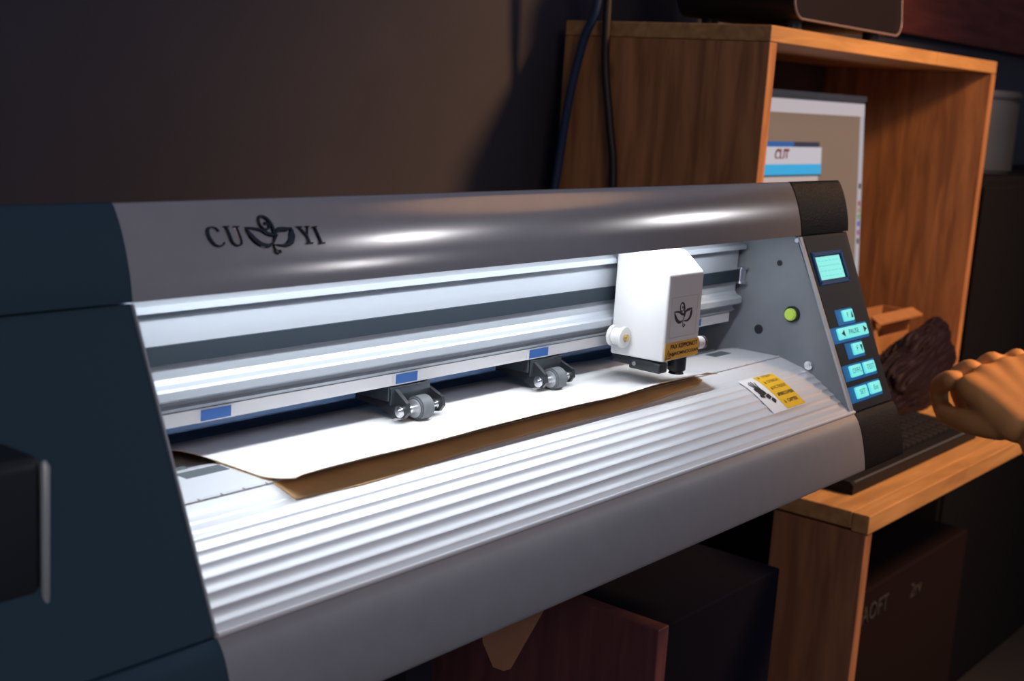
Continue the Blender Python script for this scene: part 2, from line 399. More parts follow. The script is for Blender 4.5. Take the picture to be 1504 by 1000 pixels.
# gantry rail
rail = [(.0500, -.0140), (.0500, -.0182), (.0515, -.0186), (.0580, -.0192), (.0580, -.0595), (.0560, -.0625), (.0515, -.0640), (.0500, -.0655), (.0500, -.0705), (.0530, -.0722),
        (.0590, -.0735), (.0590, -.0765), (.0565, -.0778), (.0590, -.0800), (.0620, -.0815), (.0620, -.0908), (.0660, -.0908), (.0900, -.0800), (.0900, -.0110), (.0600, -.0110)]
bm = bmesh.new(); prism(bm, rail, .0005, .7285)
RAIL = part('gantry_rail', bm, ALU, smooth=25, label='brushed aluminium gantry rail')
bm = bmesh.new(); box(bm, .003, .7275, .0613, .0622, -.0905, -.0820); part('white_strip', bm, mat('strip_white', (.82, .83, .85), .5), RAIL, label='white strip along the foot of the rail')
bm = bmesh.new(); box(bm, .004, .738, .0548, .0566, -.0500, -.0388); part('drive_belt', bm, BELT, label='dark toothed drive belt')
bm = bmesh.new(); cyl(bm, (.7335, .0560, -.0444), (0, 0, 1), .0046, .013, 20); cyl(bm, (.7325, .0545, -.0372), (0, 0, 1), .0062, .0016, 24); cyl(bm, (.7325, .0545, -.0516), (0, 0, 1), .0062, .0016, 24)
part('belt_pulley', bm, STEEL, smooth=40, label='steel belt pulley')
for a, b in ((.0924, .1151), (.2610, .2826), (.4122, .4361), (.6500, .6736)):
    bm = bmesh.new(); box(bm, a - .0035, b + .0035,   .0609, .0613, -.0905, -.0820); S = part('position_sticker', bm, LABELW, RAIL, label='white bordered blue sticker')
    bm = bmesh.new(); box(bm, a, b, .0605, .0609, -.0896, -.0828); part('blue_field', bm, BLUE, S)
for xx in (.480, .496, .594, .640, .700):
    bm = bmesh.new(); box(bm, xx, xx + (.010 if int(xx * 1000) % 20 == 0 else .004), .0505, .0520, -.0143, -.0139)
    part('rail_slot', bm, INK, RAIL)

# dark beam below the rail, LED strip under the cover lip
bm = bmesh.new(); prism(bm, [(.098, -.0800), (.098, -.1060), (.104, -.1090), (.150, -.1090), (.150, -.0800)], .0005, L - .0024)
part('rear_beam', bm, BEAM, label='blue black beam behind the pinch rollers')
bm = bmesh.new(); prism(bm, [(.092, -.02), (.092, -.14), (.176, -.14), (.176, -.02)], -.0001 + .0008, .0020)
part('inner_back', bm, BEAM)
bm = bmesh.new(); prism(bm, [(.1700, .005), (.1700, -.205), (.1765, -.205), (.1765, .005)], .0005, L - .0024)
part('back_panel', bm, BEAM)
bm = bmesh.new(); prism(bm, [(.0075, .0165), (.0075, .0135), (.0220, .0165), (.0220, .0200)], .010, .68)
part('led_strip', bm, mat('led_strip_white', (.7, .7, .7), .5, emit=(.85, .93, 1), estr=2.0))

# pinch rollers
def pinch(dx):
    A = bpy.data.objects.new('pinch_roller_unit', None); COL.objects.link(A); A.parent = CUT; A['label'] = 'black pinch roller bracket with grey rubber roller'
    bm = bmesh.new(); box(bm, dx - .0235, dx + .0165, .0620, .1000, -.1020, -.0880, .0008)
    box(bm, dx - .0235, dx + .0165, .0596, .0612, -.1040, -.0915, .0003)
    part('bracket', bm, BRACK, A, smooth=40)
    bm = bmesh.new()
    prism(bm, [(.1040, -.0900), (.0640, -.0900), (.0480, -.1010), (.0465, -.1075), (.0500, -.1122), (.0600, -.1135), (.0720, -.1090), (.1040, -.1060)], dx - .0200, dx - .0165)
    part('swing_arm', bm, BLACK, A, smooth=30); bm = bmesh.new()
    prism(bm, [(.0800, -.0950), (.0640, -.0950), (.0480, -.1010), (.0465, -.1075), (.0500, -.1122), (.0600, -.1135), (.0720, -.1090), (.0800, -.1060)], dx + .0165, dx + .0195)
    part('swing_arm', bm, BLACK, A, smooth=30)
    bm = bmesh.new(); cyl(bm, (dx, .0530, -.1074), (1, 0, 0), .0089, .0130, 36, bev=.0012); Rr = part('rubber_roller', bm, RUBBER, A, smooth=40)
    bm = bmesh.new(); cyl(bm, (dx - .0068, .0530, -.1074), (1, 0, 0), .0066, .0012, 28, bev=.0003); part('roller_ring', bm, mat('pale_ring', (.45, .47, .5), .3, .5), A, smooth=40)
    bm = bmesh.new(); cyl(bm, (dx - .0110, .0530, -.1074), (1, 0, 0), .0034, .0085, 20, bev=.0006); cyl(bm, (dx - .0205, .0530, -.1074), (1, 0, 0), .0044, .0040, 20, bev=.0008)
    cyl(bm, (dx + .0000, .0530, -.1074), (1, 0, 0), .0024, .048, 16, bev=.0004); cyl(bm, (dx + .0175, .0530, -.1074), (1, 0, 0), .0040, .0060, 20, bev=.0006)
    part('axle', bm, STEEL, A, smooth=40)
    bm = bmesh.new(); cyl(bm, (dx - .026, .0970, -.0985), (0, 1, 0), .0028, .0030, 14, bev=.0006); cyl(bm, (dx - .026, .0965, -.0985), (0, 1, 0), .0012, .0050, 6); part('screw', bm, STEEL, A, smooth=40)
pinch(.2790); pinch(.4370)

# carriage head
HEAD = bpy.data.objects.new('carriage_head', None); COL.objects.link(HEAD); HEAD.parent = CUT; HEAD['label'] = 'white plastic tool carriage'
hx0, hx1 = .5065, .5605
bm = bmesh.new()
prism(bm, [(-.0040, -.0930), (-.0040, -.0215), (.0135, -.0070), (.0170, -.0052), (.0488, -.0052), (.0488, -.0940)], hx0, hx1)
es = [e for e in bm.edges]
bmesh.ops.bevel(bm, geom=es, offset=.0022, segments=4, profile=.5, affect='EDGES')
part('head_cover', bm, WHITEP, HEAD, smooth=50)
yf = -.0040
def map_head(U, V, h):
    px = (U - 770) / 6.267; py = (V - 300) / 6.267
    return Vector((.5315 + px * .00041, yf - .0001 - h, -.0555 - (py * .00040)))
bm = bmesh.new()
for p, w in emblem_strokes(): ribbon(bm, p, [q * 1.15 for q in w], map_head, .0002)
part('leaf_emblem', bm, INKV, HEAD)
bm = bmesh.new(); fr = .0003   # thin embossed frame
for a in ((.5125, .5128, -.0735, -.040), (.5530, .5533, -.0735, -.040), (.5125, .5533, -.0402, -.0399), (.5125, .5533, -.0737, -.0734)):
    box(bm, a[0], a[1], yf - .0002, yf, a[2], a[3])
part('frame_line', bm, mat('frame_grey', (.45, .43, .42), .5), HEAD)
bm = bmesh.new(); box(bm, hx0 + .0012, hx1 - .0004, yf - .0004, yf - .0001, -.0918, -.0775); WS = part('warning_sticker', bm, OCHRE, HEAD, label='orange warning sticker with brown lettering')
def front_M(x, y, z):
    return Matrix(((1, 0, 0, x), (0, 0, -1, y), (0, 1, 0, z), (0, 0, 0, 1)))
bm = bmesh.new(); text_bm(bm, 'PAX KEPPONOT', front_M(.5365, yf - .0006, -.0812), .0052, bold=.00018, sx=1.1); text_bm(bm, 'ANNOMNOOXAN', front_M(.5375, yf - .0006, -.0872), .0040, bold=.0001, sx=1.35)
T = Vector
for cx, cz, s in ((.5130, -.0872, .0038), (.5205, -.0878, .0013)):
    for a, b in (((-s, -s * .8), (s, -s * .8)), ((s, -s * .8), (0, s)), ((0, s), (-s, -s * .8))):
        ribbon(bm, [(a[0], a[1]), (b[0], b[1])], [.0006], lambda u, v, h, cx=cx, cz=cz: Vector((cx + u, yf - .0006 - h, cz + v)), .0001, curve=False)
    ribbon(bm, [(0, -s * .4), (0, s * .4)], [.0007], lambda u, v, h, cx=cx, cz=cz: Vector((cx + u, yf - .0006 - h, cz + v)), .0001, curve=False)
part('sticker_print', bm, INKBR, WS)
bm = bmesh.new(); box(bm, .5090, .5560, .0060, .0480, -.1010, -.0942, .0012); box(bm, .5080, .5200, -.0005, .0300, -.1035, -.0950, .0015)
part('tool_plate', bm, BLACK, HEAD, smooth=40)
bm = bmesh.new(); cyl(bm, (.5078, .0245, -.0985), (1, 0, 0), .0019, .0020, 14, bev=.0004); part('screw', bm, STEEL, HEAD, smooth=40)
bm = bmesh.new(); cyl(bm, (.5064, .0420, -.0735), (1, 0, 0), .0030, .0022, 18, bev=.0005); cyl(bm, (.5055, .0420, -.0735), (1, 0, 0), .0015, .0012, 6); part('screw', bm, STEEL, HEAD, smooth=40)
bm = bmesh.new(); cyl(bm, (.5425, .0045, -.0975), (0, 0, 1), .0078, .0150, 28, bev=.0008); cyl(bm, (.5425, .0045, -.1062), (0, 0, 1), .0066, .0030, 28, r2=.0052); part('blade_holder', bm, BLACK, HEAD, smooth=40, label='black blade holder')
bm = bmesh.new(); cyl(bm, (.5245, .0060, -.0985), (0, 0, 1), .0030, .0110, 18, bev=.0004); part('pen_post', bm, WHITEP, HEAD, smooth=40)
bm = bmesh.new(); cyl(bm, (.5655, .0000, -.0835), (1, 0, 0), .0056, .0100, 24, bev=.0005); KB = part('clamp_knob', bm, WHITEP, HEAD, smooth=40)
bm = bmesh.new(); cyl(bm, (.5725, .0000, -.0835), (1, 0, 0), .0056, .0045, 24, bev=.0010); part('knob_cap', bm, mat('brown_knob', (.05, .03, .035), .4), KB, smooth=40)
bm = bmesh.new()
for y0, rr, hh in ((.0300, .0088, .0030), (.0350, .0070, .0080), (.0405, .0088, .0030)): cyl(bm, (.4975, y0, -.0765), (0, 1, 0), rr, hh, 32, bev=.0006)
part('guide_wheel', bm, WHITEP, HEAD, smooth=40, label='white grooved guide wheel')
bm = bmesh.new(); cyl(bm, (.4975, .0275, -.0765), (0, 1, 0), .0030, .0040, 16, bev=.0005); part('wheel_bolt', bm, mat('brass', (.6, .45, .2), .3, 1), HEAD, smooth=40)

# sticker on the platen: yellow rows and a white field with a pictogram
def rib_map(x, y, h):
    z = bz(y)
    return Vector((x, y, z + .0003 + h))
def skin_patch(bm, quad, nu, nv, h, t=.00025):
    """draped sheet following the platen: quad = four (x, y) corners"""
    g = []
    for j in range(nv + 1):
        row = []
        for i in range(nu + 1):
            u, v = i / nu, j / nv
            a = Vector(quad[0]).lerp(Vector(quad[1]), u); b = Vector(quad[3]).lerp(Vector(quad[2]), u); p = a.lerp(b, v)
            row.append(bm.verts.new(rib_map(p.x, p.y, h)))
        g.append(row)
    for j in range(nv):
        for i in range(nu): bm.faces.new((g[j][i], g[j][i + 1], g[j + 1][i + 1], g[j + 1][i]))
def on_ribs(M2, y0): pass
# corners found on the platen
SX0, SX1, SXM = .6180, .6800, .6440
SY0, SY1 = -.0135, -.0520
bm = bmesh.new(); skin_patch(bm, [(SX0, SY0), (SX1, SY0), (SX1, SY1), (SX0, SY1)], 4, 20, .0003)
STK = part('safety_sticker', bm, LABELW, PLN, smooth=40, label='yellow and white hand hazard sticker')
bm = bmesh.new(); skin_patch(bm, [(SXM, SY0 - .0007), (SX1 - .0008, SY0 - .0007), (SX1 - .0008, SY1 + .0007), (SXM, SY1 + .0007)], 4, 20, .0006)
part('yellow_field', bm, YELLOW, STK, smooth=40)
def drape_text(bm, s, x, y, size, h, sx=1.0, bold=0):
    n0 = len(bm.verts)
    text_bm(bm, s, Matrix.Translation((x, y, 0)), size, bold=bold, sx=sx)
    bm.verts.ensure_lookup_table()
    for v in bm.verts[n0:]: v.co = rib_map(v.co.x, v.co.y, h)
bm = bmesh.new()
for i, t in enumerate(['OTSUX', 'OTBROX', 'NCTRODE', 'PMECOVESE', 'CAPTEX']):
    drape_text(bm, t, .6645, -.0165 - i * .0072, .0042, .0010, 1.2, .0001 if i > 2 else 0)
    yy = -.0165 - i * .0072; xx = .6500; s = .0014
    bm.faces.new([bm.verts.new(rib_map(xx + a, yy + b, .0010)) for a, b in ((-s, -s), (s, -s), (0, s * 1.2))])
part('sticker_print', bm, mat('sticker_ink', (.10, .06, .01), .5), STK)
bm = bmesh.new()
hand = [([(-.004, .008), (-.001, .002)], .0012), ([(-.001, .0098), (.0008, .002)], .0012), ([(.0025, .0098), (.002, .002)], .0012), ([(.0055, .008), (.0035, .002)], .0012),
        ([(-.005, .001), (.004, .001)], .0035), ([(-.004, -.003), (.005, -.002)], .0040), ([(-.006, -.0045), (-.001, -.0055)], .0022), ([(.001, -.007), (.007, -.0055)], .0035), ([(.004, -.011), (.0085, -.009)], .0035)]
for pts, w in hand: ribbon(bm, pts, [w], lambda u, v, h: rib_map(.6290 + u * 1.15, -.0300 + v * 1.15, .0008 + h), .0002, curve=False)
part('hand_pictogram', bm, INK, STK)

# ------------------------------------------------------------------ the vinyl sheet
def lerp_tab(K, x):
    if x <= K[0][0]: return K[0][1]
    for (a, b), (c, d) in zip(K, K[1:]):
        if a <= x <= c: return b + (d - b) * (x - a) / (c - a)
    return K[-1][1]
LIPZ = [(.1038, -.1095), (.108, -.1083), (.1235, -.1080), (.1836, -.1080), (.2516, -.1078), (.330, -.1068), (.4267, -.1082), (.494, -.1065), (.540, -.1070), (.566, -.1068), (.584, -.1105)]
BROWN_FRONT = [(.1038, -.0130), (.1526, -.0159), (.2053, -.0145), (.27, -.0105), (.3143, -.0100), (.3721, -.0090), (.4671, -.0110), (.5284, -.0058), (.5679, -.0037), (.584, .0020)]
def bed(y): return bz(y) if y < .0088 else -.1174 + (min(y, .055) - .0088) * .004
def bed2(y): return bed(y) - (2.2 * (y - .066) ** 2 if y > .066 else 0)
bm = bmesh.new(); g = []
NX = 160
def sheet_row(x):
    out = []; zl = lerp_tab(LIPZ, x)
    for k in range(61):
        y = .155 + (-.012 - .155) * k / 60
        z = bed2(max(y, .012)) + .0012
        z += .00022 * math.sin(x * 55 + y * 60) * max(0, min(1, (.08 - y) * 20))
        s_ = max(0, (.022 - y) / .034)
        z += (zl - (bed2(.012) + .0012)) * s_ ** 1.5
        out.append((x, y, z))
    return out
for i in range(NX + 1):
    x = .1038 + (.5840 - .1038) * (i / NX)
    g.append([bm.verts.new(p) for p in sheet_row(x)])
for a, b in zip(g, g[1:]):
    for k in range(len(a) - 1): bm.faces.new((a[k], a[k + 1], b[k + 1], b[k]))
SH = mesh_obj('vinyl_sheet', bm, PAPER, smooth=60)
for p in SH.data.polygons:
    if p.normal.z < 0: pass
SH.data.materials.append(KRAFT)
so = SH.modifiers.new('s', 'SOLIDIFY'); so.thickness = .0005; so.offset = -1
so.material_offset = 1; so.material_offset_rim = 1
if SH.data.polygons[5].normal.z < 0: SH.data.flip_normals()
bm = bmesh.new(); g = []  # thin brown layer flat on the platen below the lifted edge
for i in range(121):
    x = .1038 + (.5840 - .1038) * i / 120; yl = lerp_tab(BROWN_FRONT, x)
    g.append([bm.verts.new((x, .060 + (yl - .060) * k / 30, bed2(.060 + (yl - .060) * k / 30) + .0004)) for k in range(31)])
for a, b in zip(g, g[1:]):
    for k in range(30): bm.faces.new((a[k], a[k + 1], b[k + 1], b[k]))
LN = mesh_obj('brown_layer', bm, KRAFT, SH, smooth=60); LN['label'] = 'thin brown layer under the lifted edge'
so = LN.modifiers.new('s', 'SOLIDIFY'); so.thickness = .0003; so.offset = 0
tag(SH, 'white vinyl sheet with brown backing lying across the platen, front edge lifted', 'vinyl sheet')

# ------------------------------------------------------------------ bench under the cutter
BENCH = empty('workbench', (.36, .2, -1.12))
tag(BENCH, 'dark workbench under the cutting plotter', 'bench')
BM_ = mat('dark_bench', (.02, .022, .03), .6)
bm = bmesh.new(); box(bm, -.20, .835, -.02, .60, -.236, -.2105, .002); o = mesh_obj('bench_top', bm, BM_); o.data.transform(Matrix.Translation((-.36, -.2, 1.12))); o.parent = BENCH
for lx, ly in ((-.15, .05), (-.15, .55), (.55, .55), (.55, .30)):
    bm = bmesh.new(); box(bm, lx - .02, lx + .02, ly - .02, ly + .02, -1.12, -.236, .001); o = mesh_obj('leg', bm, BM_); o.data.transform(Matrix.Translation((-.36, -.2, 1.12))); o.parent = BENCH

# ------------------------------------------------------------------ wooden furniture
WX = wood('pine_along_x', (.55, .31, .13), (.36, .19, .075), (1.0, 9, 9))
WZ = wood('pine_along_z', (.50, .235, .10), (.27, .115, .05), (9, 9, 1.0))
WZ2 = wood('reddish_board', (.42, .20, .10), (.25, .11, .06), (9, 9, 1.0))
WY = wood('pine_along_y', (.48, .18, .060), (.32, .11, .035), (9, 1.0, 9))
def wpart(name, b, m, parent, bev=.0015, label=None):
    bm = bmesh.new(); box(bm, *b, bev); o = mesh_obj(name, bm, m)
    o.data.transform(Matrix.Translation(-parent.location)); o.parent = parent
    if label: o['label'] = label
    return o
CR = empty('wooden_crate', (1.54, .42, -.365))
tag(CR, 'open-fronted orange pine box shelf standing on the desk around the monitor', 'shelf')
wpart('side_board', (1.127, 1.146, .260, .583, -.3645, .1965), WZ, CR)
wpart('side_board', (1.936, 1.955, .260, .583, -.3645, .1965), WZ, CR)
wpart('top_board', (1.127, 1.6800, .260, .583, .1970, .2175), WX, CR)
wpart('top_board', (1.6812, 1.955, .260, .583, .1970, .2175), WX, CR)
wpart('back_board', (1.146, 1.936, .571, .583, -.3645, .1965), mat('dark_back_board', (.06, .035, .025), .7, noise_amt=.2, nscale=10), CR)  # plain dark brown board across the back of the shelf

DK = empty('wooden_desk', (1.55, .3, -1.12))
tag(DK, 'pine desk with thick front edge and plank leg right of the cutter', 'desk')
wpart('desk_top', (1.092, 2.05, .066, .60, -.387, -.365), WX, DK)
wpart('front_rail', (1.092, 2.05, .043, .0655, -.390, -.3655), WX, DK)
wpart('leg', (1.094, 1.114, .046, .172, -1.12, -.3905), WZ2, DK, label='reddish plank leg with knots')
wpart('leg', (2.02, 2.04, .48, .59, -1.12, -.3905), WZ2, DK)
wpart('leg', (1.16, 1.18, .50, .59, -1.12, -.3905), WZ2, DK)

# dark box under the desk with pale marks
bm = bmesh.new(); box(bm, 1.22, 1.95, .20, .55, -1.12, -.62, .004)
CB = tag(empty('storage_box', (1.5, .3, -1.12)), 'dark storage box with faint pale writing under the desk', 'box')
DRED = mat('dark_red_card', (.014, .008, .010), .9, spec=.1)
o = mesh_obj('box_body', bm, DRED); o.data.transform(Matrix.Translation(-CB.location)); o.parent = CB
for tx, tz, tt, ts in ((1.545, -.662, 'AOFT', .040), (1.715, -.672, '2rv', .036)):
    bm = bmesh.new(); text_bm(bm, tt, front_M(tx, .1985, tz), ts, depth=.0004)
    o = mesh_obj('box_writing', bm, mat('faint_marks', (.040, .038, .045), .9)); o.data.transform(Matrix.Translation(-CB.location)); o.parent = CB

# low cabinet with a reddish side panel
LC = tag(empty('floor_cabinet', (.80, .2, -1.12)), 'low dark red cabinet with a plank side on the floor below the cutter', 'cabinet')
bm = bmesh.new(); box(bm, .690, .93, .076, .42, -1.12, -.4000, .002); o = mesh_obj('cabinet_body', bm, mat('dark_cabinet', (.007, .008, .018), .95, spec=.05)); o.data.transform(Matrix.Translation(-LC.location)); o.parent = LC
wpart('side_panel', (.670, .6895, .0737, .42, -1.12, -.3985), wood('wine_red_board', (.19, .075, .085), (.12, .045, .055), (9, 9, 1.0)), LC)

# folded tan card hanging below the fascia
bm = bmesh.new()
front = [(.411, .060, -.2365), (.452, .050, -.2365), (.444, .058, -.309), (.424, .072, -.3625), (.415, .081, -.357), (.409, .088, -.335)]
def flap_pt(x, z): return Vector((x, .075 - (x - .42) * .6 + (z + .3) * -.02, z))
pts = [(.395, -.2365), (.462, -.2365), (.4475, -.306), (.4235, -.3620), (.4150, -.3575), (.4055, -.334)]
poly_plate(bm, [flap_pt(x, z) for x, z in pts], (.0012, .0018, 0))
poly_plate(bm, [flap_pt(.4475, -.306) + Vector((.0002, 0, 0)), flap_pt(.4235, -.3620), flap_pt(.4235, -.3620) + Vector((.004, -.004, .002)), flap_pt(.4475, -.306) + Vector((.005, -.004, .002)), flap_pt(.462, -.2365) + Vector((.004, -.004, 0)), flap_pt(.462, -.2365)], (.0008, .0012, 0))
tag(mesh_obj('cardboard_flap', bm, mat('tan_card', (.30, .15, .08), .8, noise_amt=.12, nscale=25)), 'tan folded cardboard flap hanging under the silver fascia', 'cardboard')

# ------------------------------------------------------------------ monitor
MO = tag(empty('computer_monitor', (1.5, .43, -.365)), 'white framed monitor showing design software inside the pine box shelf', 'monitor')
tilt = .025 / .322
def mon(x, z, h=0.0): return Vector((x, .42 + (z - .143) * tilt - h, z + h * tilt))
def mslab(bm, x0, x1, z0, z1, h0, h1):
    vs = [mon(x, z, h) for h in (h0, h1) for x, z in ((x0, z0), (x1, z0), (x1, z1), (x0, z1))]
    v = [bm.verts.new(p) for p in vs]
    for f in ((0, 1, 2, 3), (4, 7, 6, 5), (0, 4, 5, 1), (1, 5, 6, 2), (2, 6, 7, 3), (3, 7, 4, 0)): bm.faces.new([v[i] for i in f])
def mpart(name, rects, m, h0, h1, label=None):
    bm = bmesh.new()
    for r in rects: mslab(bm, *r, h0, h1)
    o = mesh_obj(name, bm, m); o.data.transform(Matrix.Translation(-MO.location)); o.parent = MO
    if label: o['label'] = label
    return o
def scr(name, c, s=1.0): return mat(name, (.01, .01, .01), .4, emit=c, estr=s)
mx0, mx1 = 1.24, 1.783
mpart('housing', [(mx0, mx1, -.235, .1430, )], mat('silver_bezel', (.30, .36, .40), .4), -.02, 0)
mpart('bezel', [(mx0, mx1, .1345, .1430), (mx0, mx0 + .006, -.235, .1345)], mat('silver_bezel', (.30, .36, .40), .4), .0, .004)
mpart('screen_canvas', [(mx0 + .006, mx1 - .002, -.228, .1300)], scr('screen_canvas', (.20, .135, .10), 1.0), .0005, .001)
mpart('screen_toolbar', [(mx0 + .006, mx1 - .002, .1090, .1300)], scr('screen_toolbar', (.50, .44, .46), .95), .001, .0014)
mpart('screen_palette', [(mx1 - .018, mx1 - .002, -.228, .1090)], scr('screen_palette', (.42, .40, .44), .9), .001, .0014)
bmx = [(-.005, (.02, .02, .03)), (-.035, (.35, .05, .05)), (-.047, (.3, .25, .05)), (-.058, (.1, .3, .1)), (-.070, (.03, .05, .5)), (-.085, (.3, .05, .3)), (-.100, (.03, .03, .05))]
for i, (z, c) in enumerate(bmx): mpart('colour_swatch', [(mx1 - .014, mx1 - .006, z - .009, z)], scr('swatch_%d' % i, c, .8), .0014, .0018)
mpart('dialog_title', [(1.38, 1.5200, .0560, .0640)], scr('dialog_title_blue', (.01, .10, .32), 1), .0014, .002)
mpart('dialog_title_end', [(1.5200, 1.6100, .0560, .0640)], scr('dialog_title_dark', (.02, .03, .06), 1), .0014, .002)
mpart('dialog', [(1.38, 1.6180, .0290, .0560)], scr('dialog_white', (.50, .47, .52), 1), .0014, .002)
mpart('dialog_band', [(1.38, 1.6180, .0125, .0290)], scr('dialog_cyan', (.03, .36, .66), 1), .0014, .002)
mpart('dialog_shadow', [(1.38, 1.6180, .0095, .0125)], scr('dialog_dark', (.02, .06, .09), 1), .0014, .002)
mpart('dialog_foot', [(1.38, 1.6080, -.0300, .0095)], scr('dialog_pink', (.48, .38, .36), 1), .0014, .002)
bm = bmesh.new(); text_bm(bm, 'CUT', front_M(0, 0, 0), .023, bold=.0011)
bm.transform(Matrix.Translation(mon(1.479, .0430, .0024)))
o = mesh_obj('dialog_word', bm, scr('word_maroon', (.16, .03, .03), 1)); o.data.transform(Matrix.Translation(-MO.location)); o.parent = MO
bm = bmesh.new(); box(bm, 1.49, 1.53, .415, .455, -.36, -.20, .003); box(bm, 1.40, 1.62, .38, .52, -.365, -.357, .002)
o = mesh_obj('stand', bm, BLACK); o.data.transform(Matrix.Translation(-MO.location)); o.parent = MO

# keyboard
KBD = tag(empty('keyboard', (1.36, .15, -.365)), 'black keyboard lying along the front edge of the desk', 'keyboard')
def kpart(name, bm, m, **k):
    o = mesh_obj(name, bm, m, **k); o.data.transform(Matrix.Translation(-KBD.location)); o.parent = KBD; return o
bm = bmesh.new(); prism(bm, [(.095, -.3648), (.095, -.352), (.100, -.348), (.200, -.342), (.200, -.3648)], 1.155, 1.60); kpart('keyboard_case', bm, mat('keyboard_black', (.010, .011, .016), .5, spec=.15))
bm = bmesh.new(); box(bm, 1.165, 1.58, .0975, .0995, -.3505, -.3488); kpart('front_light_line', bm, mat('grey_blue_edge', (.10, .13, .18), .3))
for r in range(4):
    for c in range(20):
        bm = bmesh.new(); y = .116 + r * .0195; x = 1.170 + c * .0205; z = -.3470 + (y - .1) * .059
        box(bm, x, x + .0175, y, y + .0165, z - .001, z + .0042, .0010); kpart('key', bm, mat('key_black', (.02, .02, .026), .5, spec=.15))

# cardboard box with open flap, standing behind the control panel
BX = tag(empty('cardboard_box', (1.78, .35, -.365)), 'open tan cardboard box on the desk behind the control panel', 'box')
CARD = mat('tan_box_card', (.36, .17, .075), .7, noise_amt=.12, nscale=30)
for n, b in (('wall', (1.690, 1.694, .325, .380, -.365, -.2230)), ('wall', (1.862, 1.866, .325, .380, -.365, -.2230)), ('wall', (1.694, 1.862, .376, .380, -.365, -.2230)), ('wall', (1.694, 1.862, .325, .329, -.365, -.2600)), ('base', (1.694, 1.862, .329, .376, -.365, -.361))):
    bm = bmesh.new(); box(bm, *b, .0008); o = mesh_obj(n, bm, CARD); o.data.transform(Matrix.Translation(-BX.location)); o.parent = BX
bm = bmesh.new(); poly_plate(bm, [(1.690, .324, -.221), (1.866, .324, -.221), (1.872, .305, -.231), (1.684, .305, -.231)], (0, 0, .003)); o = mesh_obj('flap', bm, CARD); o.data.transform(Matrix.Translation(-BX.location)); o.parent = BX
bm = bmesh.new(); poly_plate(bm, [(1.686, .320, -.224), (1.700, .320, -.224), (1.728, .306, -.312), (1.712, .306, -.312)], (0, .003, 0)); o = mesh_obj('flap', bm, CARD); o.data.transform(Matrix.Translation(-BX.location)); o.parent = BX

# crumpled dark bag
bm = bmesh.new(); bmesh.ops.create_icosphere(bm, subdivisions=6, radius=1)
for v in bm.verts:
    n = v.co.normalized()
    d = 1 + .20 * noise.noise(n * 1.8)
    q = Vector((n.x * 1.1 + n.z * .8, n.y * 3.2, n.z * 3.2 - n.x * 1.6))
    d += .10 * (1 - abs(noise.noise(q * 1.9)) * 2.4)
    p = n * d
    v.co = Vector((1.715 + p.x * .150, .252 + p.y * .036, -.305 + p.z * .070 + p.x * .022))
    v.co.z = max(v.co.z, -.3646)
BAG = mesh_obj('plastic_bag', bm, mat('plum_plastic', (.010, .005, .011), .6, spec=.18), smooth=70)
tag(BAG, 'crumpled dark plum plastic bag lying on the desk behind the keyboard', 'bag')

# dark tray on the crate
TR = tag(empty('plastic_tray', (1.44, .36, .2175)), 'dark rounded plastic tray with pale highlight modelled along its edge standing on the pine box shelf', 'tray')
bm = bmesh.new()
def rrect(x0, x1, z0, z1, r, n=6):
    out = []
    for cx, cz, a0 in ((x1 - r, z0 + r, -90), (x1 - r, z1 - r, 0), (x0 + r, z1 - r, 90), (x0 + r, z0 + r, 180)):
        for k in range(n + 1):
            a = math.radians(a0 + 90 * k / n); out.append((cx + r * math.cos(a), cz + r * math.sin(a)))
    return out
rr = rrect(1.213, 1.563, .233, .40, .022)
poly_plate(bm, [Vector((x, .275 + (z - .23) * .10, z)) for x, z in rr], (0, .18, 0))
o = mesh_obj('tray_body', bm, mat('smoked_plastic', (.012, .009, .013), .4, spec=.15), smooth=30); o.data.transform(Matrix.Translation(-TR.location)); o.parent = TR
bm = bmesh.new(); path = [Vector((x, .274 + (z - .23) * .10, z)) for x, z in rr]; tube(bm, path + [path[0]], .0016, 8)  # edge highlight of the tray, modelled as a thin pale tube
o = mesh_obj('tray_edge_highlight', bm, mat('tray_highlight_grey', (.22, .17, .19), .3), smooth=60); o.data.transform(Matrix.Translation(-TR.location)); o.parent = TR
for fx in (1.26, 1.51):
    for fy in (.30, .43):
        bm = bmesh.new(); cyl(bm, (fx, fy, .2254), (0, 0, 1), .012, .0156, 16); o = mesh_obj('foot', bm, BLACK); o.data.transform(Matrix.Translation(-TR.location)); o.parent = TR

# reddish board on the wall above, dark cupboard and grey canister at the far right
bm = bmesh.new(); box(bm, 1.90, 4.2, .590, .6195, .285, 1.2, .003)
tag(mesh_obj('wooden_board_1', bm, wood('oxblood_board', (.15, .035, .028), (.09, .022, .018), (1, 9, 9))), kind='structure')
CU = tag(empty('black_cupboard', (2.8, .45, -1.12)), 'black cupboard standing right of the pine box shelf', 'cupboard')
BK = mat('matt_black', (.008, .008, .011), .8, spec=.1)
bm = bmesh.new(); box(bm, 2.15, 3.3, .33, .60, -1.12, .006, .004); o = mesh_obj('cupboard_body', bm, BK); o.data.transform(Matrix.Translation(-CU.location)); o.parent = CU
bm = bmesh.new(); box(bm, 2.16, 3.29, .322, .33, -1.10, -.010, .003); o = mesh_obj('cupboard_door', bm, BK); o.data.transform(Matrix.Translation(-CU.location)); o.parent = CU
CN = tag(empty('metal_canister', (2.47, .48, .006)), 'grey metal canister on the black cupboard beside the shelf', 'canister')
GM = mat('dull_grey_metal', (.09, .10, .12), .35, .5, noise_amt=.1, nscale=12)
